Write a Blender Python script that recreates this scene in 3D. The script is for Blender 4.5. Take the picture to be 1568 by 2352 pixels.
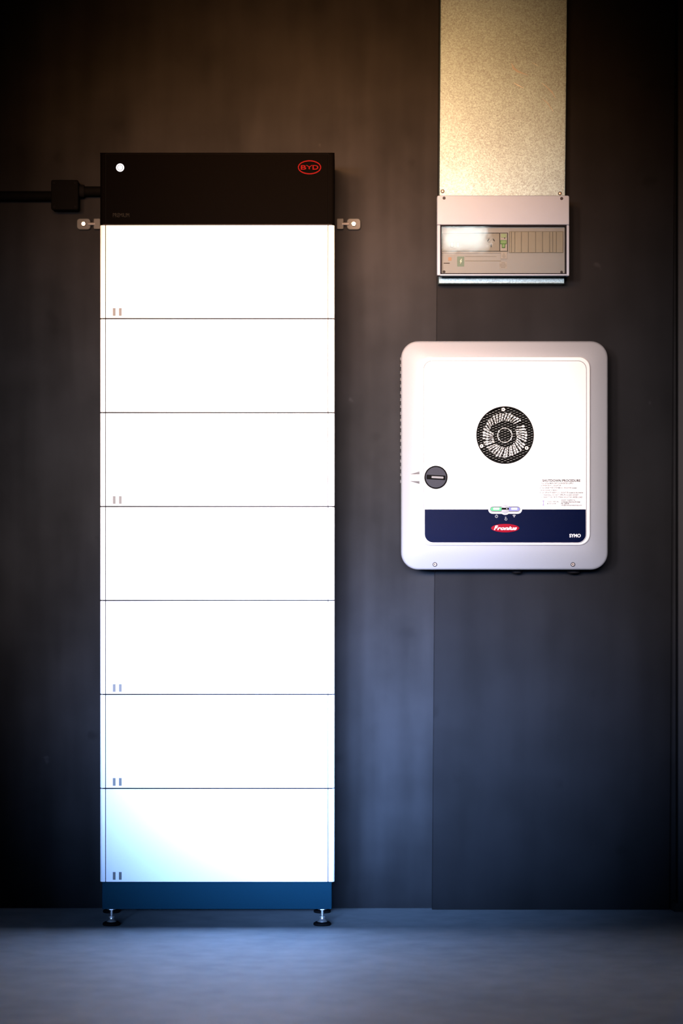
import bpy, bmesh, math, random
from mathutils import Vector, Matrix

random.seed(7)
for o in list(bpy.data.objects):
    bpy.data.objects.remove(o, do_unlink=True)
scene = bpy.context.scene
COL = scene.collection

# ------------------------------------------------------------------ camera
F = 6600.0                     # focal length in pixels of the 1568 x 2352 frame
CAM_Y, CAM_Z = -7.543, 1.04    # the back wall is the plane y = 0, the floor z = 0
cam = bpy.data.cameras.new('camera')
cam.sensor_fit = 'VERTICAL'
cam.sensor_height = 36.0
cam.sensor_width = 24.0
cam.lens = F / 2352.0 * 36.0
cam.clip_start = 0.05
cam.clip_end = 60
cam.dof.use_dof = True
cam.dof.focus_distance = 7.27
cam.dof.aperture_fstop = 1.9
cam_ob = bpy.data.objects.new('camera', cam)
COL.objects.link(cam_ob)
cam_ob.location = (0, CAM_Y, CAM_Z)
cam_ob.rotation_euler = (math.radians(90), 0, 0)
scene.camera = cam_ob

# ------------------------------------------------------------------ world and lights
world = bpy.data.worlds.new('dim_room_air')
scene.world = world
world.use_nodes = True
world.node_tree.nodes['Background'].inputs[0].default_value = (0.55, 0.62, 0.8, 1)
world.node_tree.nodes['Background'].inputs[1].default_value = 0.006


def area(name, loc, target, size, size_y, power, color, spread):
    l = bpy.data.lights.new(name, 'AREA')
    l.shape = 'RECTANGLE'
    l.size, l.size_y = size, size_y
    l.energy = power
    l.color = color
    l.spread = math.radians(spread)
    o = bpy.data.objects.new(name, l)
    COL.objects.link(o)
    o.location = loc
    d = Vector(target) - Vector(loc)
    o.rotation_euler = d.to_track_quat('-Z', 'Y').to_euler()
    return o


# added unseen lights behind camera: warm high, neutral mid, cool low, edges left dark
for k, x in enumerate((-1.75, -0.85, -0.02)):
    area('added_warm_light', (x, -8.0, 2.55), (-0.01, 0, 1.84), 0.8, 0.45, 3.9, (1.0, 0.44, 0.16), 9.6)
    area('added_neutral_light', (x, -8.0, 1.75), (0.04, 0, 1.12), 0.8, 0.45, 7.8, (1.0, 0.83, 0.80), 13.8)
    area('added_cool_light', (x, -8.0, 1.30), (0.04, 0, 0.46), 0.8, 0.45, 7.0, (0.26, 0.48, 1.0), 8.5)
# small high window far behind the camera: mirrored in the clear flap of the switchboard
area('high_window', (0.95, -15.0, 3.16), (0.31, -0.182, 1.74), 0.34, 0.17, 0.72, (0.80, 0.95, 1.0), 120)

scene.view_settings.view_transform = 'Standard'
scene.view_settings.look = 'None'
scene.view_settings.exposure = 0.0
scene.view_settings.gamma = 1.0
scene.view_settings.use_curve_mapping = False


# ------------------------------------------------------------------ helpers
def P(px, py, y):
    """pixel of the photograph -> point on the real plane at depth y"""
    d = y - CAM_Y
    return Vector(((px - 784.0) * d / F, y, CAM_Z - (py - 1176.0) * d / F))


def pxm(y):
    return (y - CAM_Y) / F      # metres per pixel on that plane


def loft(bm, rings, cap0=True, cap1=True, closed=True, mat=0):
    vr = [[bm.verts.new(p) for p in r] for r in rings]
    n = len(vr[0])
    fs = []
    for a, b in zip(vr[:-1], vr[1:]):
        for i in range(n if closed else n - 1):
            j = (i + 1) % n
            fs.append(bm.faces.new((a[i], a[j], b[j], b[i])))
    if cap0:
        fs.append(bm.faces.new(list(reversed(vr[0]))))
    if cap1:
        fs.append(bm.faces.new(vr[-1]))
    for f in fs:
        f.material_index = mat
    return vr


def rr(x0, z0, x1, z1, r, n=6):
    """rounded rectangle in x,z; r a number or four radii (bottom-left, bottom-right, top-right, top-left)"""
    if not isinstance(r, (tuple, list)):
        r = (r,) * 4
    r = [max(v, 1e-5) for v in r]
    out = []
    for (cx, cz, a0, q) in ((x0 + r[0], z0 + r[0], 180, r[0]), (x1 - r[1], z0 + r[1], 270, r[1]),
                            (x1 - r[2], z1 - r[2], 0, r[2]), (x0 + r[3], z1 - r[3], 90, r[3])):
        for k in range(n + 1):
            a = math.radians(a0 + 90.0 * k / n)
            out.append((cx + q * math.cos(a), cz + q * math.sin(a)))
    return out


def ring(pts, y):
    return [(x, y, z) for x, z in pts]


def rrpx(x0, y0, x1, y1, r, y, n=6):
    """rounded rectangle given in photo pixels on plane y -> 3D ring"""
    a, b = P(x0, y1, y), P(x1, y0, y)
    s = pxm(y)
    rad = tuple(v * s for v in r) if isinstance(r, (tuple, list)) else r * s
    return ring(rr(a.x, a.z, b.x, b.z, rad, n), y)


def plate(bm, x0, z0, x1, z1, yb, yf, r=0.001, bev=0.0006, n=4, mat=0):
    """slab in x,z from depth yb (back) to yf (front) with a bevelled front edge"""
    bev = min(bev, (x1 - x0) * 0.3, (z1 - z0) * 0.3, abs(yb - yf) * 0.8)
    rs = tuple(r) if isinstance(r, (tuple, list)) else (r,) * 4
    ri = tuple(max(q - bev, 2e-5) for q in rs)
    loft(bm, [ring(rr(x0, z0, x1, z1, rs, n), yb), ring(rr(x0, z0, x1, z1, rs, n), yf + bev),
              ring(rr(x0 + bev, z0 + bev, x1 - bev, z1 - bev, ri, n), yf)], mat=mat)


def platepx(bm, x0, y0, x1, y1, yb, yf, r=1.0, bev=0.0006, n=4, mat=0):
    a, b = P(x0, y1, yf), P(x1, y0, yf)
    s = pxm(yf)
    rs = tuple(v * s for v in r) if isinstance(r, (tuple, list)) else r * s
    plate(bm, a.x, a.z, b.x, b.z, yb, yf, rs, bev, n, mat)


def circ(cx, cz, r, n=32, y=0.0):
    return [(cx + r * math.cos(2 * math.pi * k / n), y, cz + r * math.sin(2 * math.pi * k / n)) for k in range(n)]


def disc(bm, cx, cz, prof, n=32, mat=0, cap0=True, cap1=True):
    """turned piece about an axis along y; prof = [(radius, y), ...] from back to front"""
    loft(bm, [circ(cx, cz, r, n, y) for r, y in prof], cap0, cap1, mat=mat)


def lathe(bm, cx, cy, prof, n=20, mat=0):
    """turned piece about a vertical axis; prof = [(radius, z), ...] from bottom to top"""
    loft(bm, [[(cx + r * math.cos(2 * math.pi * k / n), cy + r * math.sin(2 * math.pi * k / n), z) for k in range(n)]
              for r, z in prof], mat=mat)


def tube(bm, pts, r, n=12, mat=0):
    rings = []
    pts = [Vector(p) for p in pts]
    for i, p in enumerate(pts):
        t = (pts[min(i + 1, len(pts) - 1)] - pts[max(i - 1, 0)]).normalized()
        up = Vector((0, 0, 1)) if abs(t.z) < 0.9 else Vector((0, 1, 0))
        u = t.cross(up).normalized()
        v = t.cross(u)
        rings.append([p + u * r * math.cos(2 * math.pi * k / n) + v * r * math.sin(2 * math.pi * k / n) for k in range(n)])
    loft(bm, rings, mat=mat)


def box(bm, x0, y0, z0, x1, y1, z1, mat=0):
    loft(bm, [[(x0, y0, z0), (x1, y0, z0), (x1, y1, z0), (x0, y1, z0)],
              [(x0, y0, z1), (x1, y0, z1), (x1, y1, z1), (x0, y1, z1)]], mat=mat)


def thing(name, label, cat, loc, group=None):
    o = bpy.data.objects.new(name, None)
    COL.objects.link(o)
    o.location = loc
    o.empty_display_size = 0.05
    o['label'], o['category'] = label, cat
    if group:
        o['group'] = group
    return o


def world_loc(o):
    p = Vector((0, 0, 0))
    while o is not None:
        p += Vector(o.location)
        o = o.parent
    return p


def obj(name, bm, mats, parent=None, smooth=True, label=None, angle=35):
    """bm in world coordinates -> one mesh object, shifted into the parent's space"""
    bmesh.ops.recalc_face_normals(bm, faces=bm.faces)
    if parent is not None:
        bmesh.ops.translate(bm, verts=bm.verts, vec=-world_loc(parent))
    me = bpy.data.meshes.new(name)
    bm.to_mesh(me)
    bm.free()
    for m in (mats if isinstance(mats, (list, tuple)) else [mats]):
        me.materials.append(m)
    if smooth:
        me.polygons.foreach_set('use_smooth', [True] * len(me.polygons))
        try:
            me.set_sharp_from_angle(angle=math.radians(angle))
        except Exception:
            pass
    o = bpy.data.objects.new(name, me)
    COL.objects.link(o)
    o.parent = parent
    if label:
        o['label'] = label
    return o


def tag(o, label, cat, group=None):
    o['label'], o['category'] = label, cat
    if group:
        o['group'] = group
    return o


def B():
    return bmesh.new()


def text_bm(body, x0, y0, x1, y1, y, shear=0.0, bold=0.0, bm=None):
    """lettering fitted to the pixel box (x0,y0)-(x1,y1) on plane y, facing the room"""
    cu = bpy.data.curves.new('lettering_curve', 'FONT')
    cu.body = body
    cu.size = 1.0
    cu.shear = shear
    cu.offset = bold
    cu.extrude = 0.012
    cu.resolution_u = 4
    t = bpy.data.objects.new('lettering_curve', cu)
    COL.objects.link(t)
    dg = bpy.context.evaluated_depsgraph_get()
    me = bpy.data.meshes.new_from_object(t.evaluated_get(dg))
    bpy.data.objects.remove(t, do_unlink=True)
    bpy.data.curves.remove(cu)
    xs = [v.co.x for v in me.vertices]
    ys = [v.co.y for v in me.vertices]
    ax, bx, ay, by = min(xs), max(xs), min(ys), max(ys)
    p0, p1 = P(x0, y1, y), P(x1, y0, y)
    for v in me.vertices:
        u, w, h = (v.co.x - ax) / (bx - ax), (v.co.y - ay) / (by - ay), v.co.z
        v.co = (p0.x + u * (p1.x - p0.x), y - (h + 0.012) * 0.006, p0.z + w * (p1.z - p0.z))
    out = bm or bmesh.new()
    out.from_mesh(me)
    bpy.data.meshes.remove(me)
    return out


# ------------------------------------------------------------------ materials
def new_mat(name):
    m = bpy.data.materials.new(name)
    m.use_nodes = True
    return m, m.node_tree.nodes, m.node_tree.links, m.node_tree.nodes['Principled BSDF']


KEEP = {'white_powder_coat', 'bright_steel', 'bare_aluminium', 'white_led', 'white_vinyl_label'}


def mat(name, col, rough=0.5, metal=0.0, spec=0.5, var=0.0, scale=60.0, bump=0.0, emit=None, estr=0.0):
    m, N, L, b = new_mat(name)
    if name not in KEEP:
        col = tuple(v * 0.66 for v in col)
    b.inputs['Roughness'].default_value = rough
    b.inputs['Metallic'].default_value = metal
    b.inputs['Specular IOR Level'].default_value = spec
    tc = N.new('ShaderNodeTexCoord')
    nz = N.new('ShaderNodeTexNoise')
    nz.inputs['Scale'].default_value = scale
    nz.inputs['Detail'].default_value = 4
    L.new(tc.outputs['Object'], nz.inputs['Vector'])
    mx = N.new('ShaderNodeMix')
    mx.data_type = 'RGBA'
    mx.inputs[6].default_value = tuple(c * (1 - var) for c in col) + (1,)
    mx.inputs[7].default_value = tuple(min(1, c * (1 + var)) for c in col) + (1,)
    L.new(nz.outputs['Fac'], mx.inputs[0])
    L.new(mx.outputs[2], b.inputs['Base Color'])
    if bump:
        bp = N.new('ShaderNodeBump')
        bp.inputs['Strength'].default_value = bump
        bp.inputs['Distance'].default_value = 0.001
        L.new(nz.outputs['Fac'], bp.inputs['Height'])
        L.new(bp.outputs['Normal'], b.inputs['Normal'])
    if emit:
        b.inputs['Emission Color'].default_value = emit + (1,)
        b.inputs['Emission Strength'].default_value = estr
    return m


def wall_mat(name, col, spots=True, var=0.34):
    """dark painted render: cloudy patches, faint brush streaks, small dark and pale specks"""
    m, N, L, b = new_mat(name)
    b.inputs['Roughness'].default_value = 0.9
    b.inputs['Specular IOR Level'].default_value = 0.12
    tc = N.new('ShaderNodeTexCoord')
    n1 = N.new('ShaderNodeTexNoise')
    n1.inputs['Scale'].default_value = 5.0
    n1.inputs['Detail'].default_value = 5
    n1.inputs['Roughness'].default_value = 0.55
    L.new(tc.outputs['Object'], n1.inputs['Vector'])
    mp = N.new('ShaderNodeMapping')
    mp.inputs['Scale'].default_value = (16, 16, 1.6)
    L.new(tc.outputs['Object'], mp.inputs['Vector'])
    n2 = N.new('ShaderNodeTexNoise')
    n2.inputs['Scale'].default_value = 1.0
    n2.inputs['Detail'].default_value = 3
    L.new(mp.outputs['Vector'], n2.inputs['Vector'])
    ad = N.new('ShaderNodeMath')
    ad.operation = 'MULTIPLY_ADD'
    ad.inputs[1].default_value = 0.4
    L.new(n2.outputs['Fac'], ad.inputs[0])
    s1 = N.new('ShaderNodeMath')
    s1.operation = 'MULTIPLY'
    s1.inputs[1].default_value = 0.6
    L.new(n1.outputs['Fac'], s1.inputs[0])
    L.new(s1.outputs[0], ad.inputs[2])
    rp = N.new('ShaderNodeMapRange')
    rp.inputs['From Min'].default_value = 0.36
    rp.inputs['From Max'].default_value = 0.64
    L.new(ad.outputs[0], rp.inputs['Value'])
    mx = N.new('ShaderNodeMix')
    mx.data_type = 'RGBA'
    mx.inputs[6].default_value = tuple(c * (1 - var) for c in col) + (1,)
    mx.inputs[7].default_value = tuple(c * (1 + var) for c in col) + (1,)
    L.new(rp.outputs['Result'], mx.inputs[0])
    last = mx.outputs[2]
    if spots:
        for sc, thr, tone, rnd in ((6.5, 0.060, 0.62, 1.0), (5.0, 0.016, 2.4, 1.0)):
            vo = N.new('ShaderNodeTexVoronoi')
            vo.inputs['Scale'].default_value = sc
            vo.inputs['Randomness'].default_value = rnd
            mo = N.new('ShaderNodeMapping')
            mo.inputs['Location'].default_value = (sc * 1.7, 3.1, 0.4)
            L.new(tc.outputs['Object'], mo.inputs['Vector'])
            dn = N.new('ShaderNodeTexNoise')
            dn.inputs['Scale'].default_value = 22
            L.new(tc.outputs['Object'], dn.inputs['Vector'])
            dm = N.new('ShaderNodeVectorMath')
            dm.operation = 'MULTIPLY_ADD'
            dm.inputs[1].default_value = (0.05, 0.05, 0.05)
            L.new(dn.outputs['Color'], dm.inputs[0])
            L.new(mo.outputs['Vector'], dm.inputs[2])
            L.new(dm.outputs['Vector'], vo.inputs['Vector'])
            r2 = N.new('ShaderNodeMapRange')
            r2.inputs['From Min'].default_value = thr
            r2.inputs['From Max'].default_value = thr * 2.2
            r2.inputs['To Min'].default_value = 0.6
            r2.inputs['To Max'].default_value = 0.0
            L.new(vo.outputs['Distance'], r2.inputs['Value'])
            m2 = N.new('ShaderNodeMix')
            m2.data_type = 'RGBA'
            L.new(r2.outputs['Result'], m2.inputs[0])
            L.new(last, m2.inputs[6])
            m2.inputs[7].default_value = tuple(c * tone for c in col) + (1,)
            last = m2.outputs[2]
    L.new(last, b.inputs['Base Color'])
    bp = N.new('ShaderNodeBump')
    bp.inputs['Strength'].default_value = 0.25
    bp.inputs['Distance'].default_value = 0.004
    L.new(n1.outputs['Fac'], bp.inputs['Height'])
    L.new(bp.outputs['Normal'], b.inputs['Normal'])
    return m


def floor_mat():
    m, N, L, b = new_mat('grey_concrete_floor')
    tc = N.new('ShaderNodeTexCoord')
    n1 = N.new('ShaderNodeTexNoise')
    n1.inputs['Scale'].default_value = 2.2
    n1.inputs['Detail'].default_value = 6
    n1.inputs['Roughness'].default_value = 0.6
    L.new(tc.outputs['Object'], n1.inputs['Vector'])
    n2 = N.new('ShaderNodeTexNoise')
    n2.inputs['Scale'].default_value = 14
    n2.inputs['Detail'].default_value = 4
    L.new(tc.outputs['Object'], n2.inputs['Vector'])
    mm = N.new('ShaderNodeMath')
    mm.operation = 'MULTIPLY_ADD'
    mm.inputs[1].default_value = 0.45
    L.new(n2.outputs['Fac'], mm.inputs[0])
    h = N.new('ShaderNodeMath')
    h.operation = 'MULTIPLY'
    h.inputs[1].default_value = 0.55
    L.new(n1.outputs['Fac'], h.inputs[0])
    L.new(h.outputs[0], mm.inputs[2])
    cr = N.new('ShaderNodeValToRGB')
    cr.color_ramp.elements[0].position = 0.36
    cr.color_ramp.elements[0].color = (0.23, 0.275, 0.305, 1)
    cr.color_ramp.elements[1].position = 0.64
    cr.color_ramp.elements[1].color = (0.345, 0.395, 0.43, 1)
    L.new(mm.outputs[0], cr.inputs['Fac'])
    L.new(cr.outputs['Color'], b.inputs['Base Color'])
    b.inputs['Roughness'].default_value = 0.62
    b.inputs['Specular IOR Level'].default_value = 0.35
    bp = N.new('ShaderNodeBump')
    bp.inputs['Strength'].default_value = 0.15
    bp.inputs['Distance'].default_value = 0.003
    L.new(n2.outputs['Fac'], bp.inputs['Height'])
    L.new(bp.outputs['Normal'], b.inputs['Normal'])
    return m


def zinc_mat():
    """galvanised sheet: fine crystalline spangle, cloudy bloom"""
    m, N, L, b = new_mat('galvanised_steel')
    tc = N.new('ShaderNodeTexCoord')
    vo = N.new('ShaderNodeTexVoronoi')
    vo.inputs['Scale'].default_value = 420
    L.new(tc.outputs['Object'], vo.inputs['Vector'])
    sep = N.new('ShaderNodeSeparateColor')
    L.new(vo.outputs['Color'], sep.inputs['Color'])
    cl = N.new('ShaderNodeTexNoise')
    cl.inputs['Scale'].default_value = 7
    cl.inputs['Detail'].default_value = 5
    L.new(tc.outputs['Object'], cl.inputs['Vector'])
    fn = N.new('ShaderNodeTexNoise')
    fn.inputs['Scale'].default_value = 260
    fn.inputs['Detail'].default_value = 3
    L.new(tc.outputs['Object'], fn.inputs['Vector'])
    a = N.new('ShaderNodeMath')
    a.operation = 'MULTIPLY_ADD'
    a.inputs[1].default_value = 0.45
    L.new(sep.outputs['Red'], a.inputs[0])
    f2 = N.new('ShaderNodeMath')
    f2.operation = 'MULTIPLY_ADD'
    f2.inputs[1].default_value = 0.55
    L.new(fn.outputs['Fac'], f2.inputs[0])
    c2 = N.new('ShaderNodeMath')
    c2.operation = 'MULTIPLY'
    c2.inputs[1].default_value = 0.45
    L.new(cl.outputs['Fac'], c2.inputs[0])
    L.new(c2.outputs[0], f2.inputs[2])
    L.new(f2.outputs[0], a.inputs[2])
    cr = N.new('ShaderNodeValToRGB')
    cr.color_ramp.elements[0].position = 0.42
    cr.color_ramp.elements[0].color = (0.028, 0.056, 0.072, 1)
    cr.color_ramp.elements[1].position = 1.0
    cr.color_ramp.elements[1].color = (0.098, 0.178, 0.225, 1)
    L.new(a.outputs[0], cr.inputs['Fac'])
    L.new(cr.outputs['Color'], b.inputs['Base Color'])
    b.inputs['Metallic'].default_value = 0.32
    b.inputs['Roughness'].default_value = 0.40
    bp = N.new('ShaderNodeBump')
    bp.inputs['Strength'].default_value = 0.12
    bp.inputs['Distance'].default_value = 0.001
    L.new(a.outputs[0], bp.inputs['Height'])
    L.new(bp.outputs['Normal'], b.inputs['Normal'])
    return m


def glass_mat():
    m, N, L, b = new_mat('clear_flap')
    N.remove(b)
    out = [n for n in N if n.type == 'OUTPUT_MATERIAL'][0]
    tr = N.new('ShaderNodeBsdfTransparent')
    tr.inputs['Color'].default_value = (0.88, 0.88, 0.86, 1)
    gl = N.new('ShaderNodeBsdfGlossy')
    gl.inputs['Roughness'].default_value = 0.02
    gl.inputs['Color'].default_value = (1, 1, 1, 1)
    fr = N.new('ShaderNodeFresnel')
    fr.inputs['IOR'].default_value = 1.55
    tc = N.new('ShaderNodeTexCoord')
    nz = N.new('ShaderNodeTexNoise')
    nz.inputs['Scale'].default_value = 22
    L.new(tc.outputs['Object'], nz.inputs['Vector'])
    bp = N.new('ShaderNodeBump')
    bp.inputs['Strength'].default_value = 0.02
    bp.inputs['Distance'].default_value = 0.002
    L.new(nz.outputs['Fac'], bp.inputs['Height'])
    L.new(bp.outputs['Normal'], gl.inputs['Normal'])
    mx = N.new('ShaderNodeMixShader')
    L.new(fr.outputs[0], mx.inputs[0])
    L.new(tr.outputs[0], mx.inputs[1])
    L.new(gl.outputs[0], mx.inputs[2])
    L.new(mx.outputs[0], out.inputs['Surface'])
    return m


M = {
    'wall': wall_mat('dark_painted_render', (0.0124, 0.0128, 0.0142)),
    'board': wall_mat('dark_painted_board', (0.0072, 0.0074, 0.0084), var=0.25),
    'floor': floor_mat(),
    'ceiling': mat('dark_ceiling', (0.03, 0.028, 0.026), 0.9, spec=0.1, var=0.2),
    'white': mat('white_powder_coat', (0.86, 0.86, 0.86), 0.5, spec=0.3, var=0.02, scale=300),
    'seam': mat('dark_seam', (0.02, 0.02, 0.022), 0.8, spec=0.1, var=0.2),
    'black': mat('black_powder_coat', (0.0013, 0.0010, 0.0008), 0.75, spec=0.012, var=0.5, scale=500, bump=0.1),
    'base': mat('dark_blue_powder_coat', (0.001, 0.036, 0.064), 0.7, spec=0.06, var=0.25, scale=420, bump=0.1),
    'mark': mat('grey_print', (0.165, 0.16, 0.155), 0.6, var=0.05),
    'mark_pale': mat('washed_out_print', (0.52, 0.54, 0.58), 0.6, var=0.05),  # same grey print, paled: overexposure put into its colour
    'print_dim': mat('dim_bronze_print', (0.009, 0.008, 0.007), 0.6, spec=0.05),
    'red': mat('red_print', (0.125, 0.0006, 0.0012), 0.6, spec=0.03, var=0.05),
    'steel': mat('bright_steel', (0.62, 0.62, 0.62), 0.28, metal=0.85, var=0.1, scale=200),
    'rubber': mat('black_rubber', (0.006, 0.006, 0.007), 0.8, spec=0.04, var=0.2),
    'plastic': mat('black_plastic', (0.003, 0.003, 0.003), 0.75, spec=0.03, var=0.2),
    'zinc': zinc_mat(),
    'scuff': mat('pale_scuff', (0.27, 0.31, 0.33), 0.5, metal=0.1, var=0.15),
    'beige': mat('beige_grey_plastic', (0.255, 0.325, 0.44), 0.5, spec=0.2, var=0.04, scale=30),
    'beige2': mat('beige_grey_inner_plastic', (0.20, 0.245, 0.30), 0.5, spec=0.3, var=0.05, scale=30),
    'filler': mat('cream_blank_plastic', (0.18, 0.20, 0.19), 0.5, spec=0.3, var=0.04),
    'socket': mat('grey_socket_plastic', (0.145, 0.165, 0.17), 0.5, spec=0.3, var=0.04),
    'dark': mat('dark_gasket', (0.008, 0.007, 0.010), 0.75, spec=0.04, var=0.2),
    'green': mat('green_plastic', (0.03, 0.18, 0.03), 0.5, var=0.1),
    'green2': mat('green_sticker', (0.002, 0.100, 0.085), 0.5, var=0.1),
    'lime': mat('pale_green_plastic', (0.10, 0.23, 0.12), 0.5, var=0.1),
    'orange': mat('orange_print', (0.2, 0.10, 0.06), 0.5, var=0.1),
    'label': mat('paper_label', (0.24, 0.27, 0.30), 0.6, var=0.04),
    'ink': mat('black_ink', (0.004, 0.004, 0.005), 0.7, spec=0.02),
    'rim': mat('silver_grey_plastic', (0.25, 0.265, 0.285), 0.5, spec=0.3, var=0.05, scale=500),
    'face': mat('white_plastic', (0.62, 0.62, 0.625), 0.5, spec=0.3, var=0.02, scale=400),
    'groove': mat('grey_groove', (0.15, 0.15, 0.155), 0.6, spec=0.2, var=0.05),
    'band': mat('dark_navy_film', (0.0002, 0.0022, 0.018), 0.22, spec=0.005, var=0.3, scale=600, bump=0.15),
    'redlogo': mat('red_badge', (0.22, 0.0025, 0.012), 0.6, spec=0.04, var=0.04),
    'whiteprint': mat('white_print', (0.7, 0.7, 0.7), 0.5, var=0.03),
    'greyprint': mat('grey_lettering', (0.05, 0.05, 0.058), 0.7, spec=0.05, var=0.05),
    'knob': mat('slate_knob', (0.034, 0.036, 0.046), 0.75, spec=0.08, var=0.15, scale=400, bump=0.1),
    'fin': mat('bare_aluminium', (0.8, 0.79, 0.76), 0.45, metal=0.15, var=0.12, scale=120),
    'mesh': mat('black_mesh', (0.003, 0.003, 0.003), 0.75, spec=0.03, var=0.2),
    'glint': mat('painted_mesh_glint', (0.30, 0.31, 0.30), 0.4, metal=0.3, var=0.2),  # pale colour paints the light caught on the mesh lips
    'copper': mat('brassy_steel', (0.60, 0.50, 0.42), 0.35, metal=0.6, var=0.1),
    'tray': mat('clear_grey_lens', (0.13, 0.13, 0.145), 0.5, spec=0.1, var=0.03),
    'ledg': mat('green_led', (0.01, 0.12, 0.04), 0.5, spec=0.1, emit=(0.16, 0.85, 0.36), estr=0.75),
    'ledv': mat('violet_led', (0.04, 0.04, 0.14), 0.5, spec=0.1, emit=(0.36, 0.36, 0.95), estr=0.75),
    'ledw': mat('white_led', (0.2, 0.2, 0.2), 0.5, spec=0.1, emit=(0.95, 0.93, 1.0), estr=1.6),
    'ledwg': mat('white_green_led', (0.7, 0.9, 0.75), 0.3, emit=(0.78, 1.0, 0.85), estr=1.2),
    'glass': glass_mat(),
    'post': mat('dark_steel_paint', (0.006, 0.007, 0.009), 0.6, spec=0.3, var=0.3),
    'bracket': mat('dull_zinc_bracket', (0.038, 0.045, 0.048), 0.6, metal=0.2, var=0.1),
    'mortar': mat('rough_grey_render', (0.05, 0.05, 0.052), 0.9, spec=0.1, var=0.4, bump=0.4),
}

# ------------------------------------------------------------------ the setting
bm = B()
box(bm, -4, 0, 0, 4, 0.12, 3.6)
o = obj('wall_back', bm, M['wall'], smooth=False)
o['kind'] = 'structure'
bm = B()
box(bm, -4, -17, -0.1, 4, 0.12, 0)
o = obj('floor', bm, M['floor'], smooth=False)
o['kind'] = 'structure'
bm = B()
box(bm, -4, -17, 3.6, 4, 0.12, 3.7)
o = obj('ceiling', bm, M['ceiling'], smooth=False)
o['kind'] = 'structure'

# dark board fixed over the wall on the right: it carries the inverter and the duct
YB = -0.030
bm = B()
bl, br_, tr_, tl = P(992, 2089.6, YB), P(1537, 2089.6, YB), P(1557, -1092, YB), P(1016.5, -1092, YB)
q = [(bl.x, 0.0), (br_.x, 0.0), (tr_.x, 3.595), (tl.x, 3.595)]
e = 0.0015
qi = [(q[0][0] + e, e), (q[1][0] - e, e), (q[2][0] - e, 3.595 - e), (q[3][0] + e, 3.595 - e)]
loft(bm, [ring(q, 0.0), ring(q, YB + e), ring(qi, YB)])
o = obj('mounting_board', bm, M['board'], smooth=False)
tag(o, 'tall dark painted board on the wall behind the inverter and metal duct', 'board')

# steel door post at the right edge with its foot
bm = B()
a = P(1556, 2100, -0.05)
xp = a.x
plate(bm, xp, 0.0, xp + 0.12, 3.595, 0.0, -0.05, 0.002, 0.0015)
plate(bm, xp + 0.03, 0.0, xp + 0.09, 3.595, -0.05, -0.062, 0.002, 0.0015)
o = obj('trim_1', bm, M['post'])
o['kind'] = 'structure'
bm = B()
loft(bm, [[(xp - 0.02, 0.0, 0.0), (xp + 0.13, 0.0, 0.0), (xp + 0.13, -0.085, 0.0), (xp - 0.01, -0.07, 0.0)],
          [(xp - 0.012, 0.0, 0.022), (xp + 0.12, 0.0, 0.03), (xp + 0.12, -0.07, 0.026), (xp - 0.003, -0.056, 0.02)]])
obj('footing', bm, M['mortar'], o)

# ------------------------------------------------------------------ battery tower
YF = -0.338                    # front plane of the tower
S = pxm(YF)
DEPTH = 0.298
YBK = YF + DEPTH
XL, XR = P(229.5, 0, YF).x, P(768, 0, YF).x
XPL, XPR = P(243.2, 0, YF).x, P(752.2, 0, YF).x     # front panel edges
PITCH = 215.85 * S
Z0 = P(0, 2025.5, YF).z        # underside of the lowest module
GAPH = 0.0031
GAPV = 0.0017


def rail_bm(left, z0, z1, yf=YF, r=0.0085):
    """upright corner rail with a rounded outer edge, running back along the side"""
    bm = B()
    if left:
        xo, xi = XL, XPL - GAPV
        s = 1
    else:
        xo, xi = XR, XPR + GAPV
        s = -1
    prof = [(xi, yf + 0.012), (xi, yf + 0.0004), (xi - s * 0.0004, yf)]
    for k in range(7):
        a = math.radians(90 * k / 6)
        prof.append((xo + s * r - s * r * math.sin(a), yf + r - r * math.cos(a)))
    prof += [(xo, YBK), (xo + s * 0.006, YBK), (xo + s * 0.006, yf + 0.012)]
    b = 0.0012
    cx, cy = xo + s * 0.007, yf + 0.007
    sh = [(cx + (x - cx) * 0.93, cy + (y - cy) * 0.93 if y < yf + 0.02 else y) for x, y in prof]
    loft(bm, [[(x, y, z0) for x, y in sh], [(x, y, z0 + b) for x, y in prof],
              [(x, y, z1 - b) for x, y in prof], [(x, y, z1) for x, y in sh]])
    return bm


def make_module(i, label, marks):
    z0 = Z0 + i * PITCH
    z1 = z0 + PITCH - GAPH
    t = thing('battery_module', label, 'battery', (0.5 * (XL + XR), 0.5 * (YF + YBK), z0), 'stacked white battery modules')
    bm = B()
    box(bm, XL + 0.0065, YF + 0.0025, z0 - GAPH * 0.0, XR - 0.0065, YBK - 0.001, z0 + PITCH)
    obj('body', bm, M['seam'], t, smooth=False)
    bm = B()
    plate(bm, XPL, z0, XPR, z1, YF + 0.0026, YF, 0.0008, 0.0006)
    obj('front_panel', bm, M['white'], t)
    obj('side_rail', rail_bm(True, z0, z1), M['white'], t)
    obj('side_rail', rail_bm(False, z0, z1), M['white'], t)
    if marks:
        for xa in (259.0, 273.0):
            bm = B()
            a = P(xa, 0, YF).x
            plate(bm, a, z0 + 4.8 * S, a + 6.3 * S, z0 + 22.6 * S, YF + 0.0002, YF - 0.0003, 0.0003, 0.0001, 2)
            obj('printed_bar', bm, M[marks], t)
    return t


LAB = ['lowest white battery module, resting on the dark blue plinth with feet',
       'second white battery module from the bottom of the tower',
       'third white battery module from the bottom of the tower',
       'fourth white battery module from the bottom, its two printed bars barely visible',
       'white battery module third from the top, beside the inverter fan',
       'white battery module second from the top, without any printed bars',
       'topmost white battery module, directly under the black control unit']
MK = ['mark', 'mark', 'mark', 'mark_pale', 'mark', None, 'mark']
for i in range(7):
    make_module(i, LAB[i], MK[i])

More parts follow.
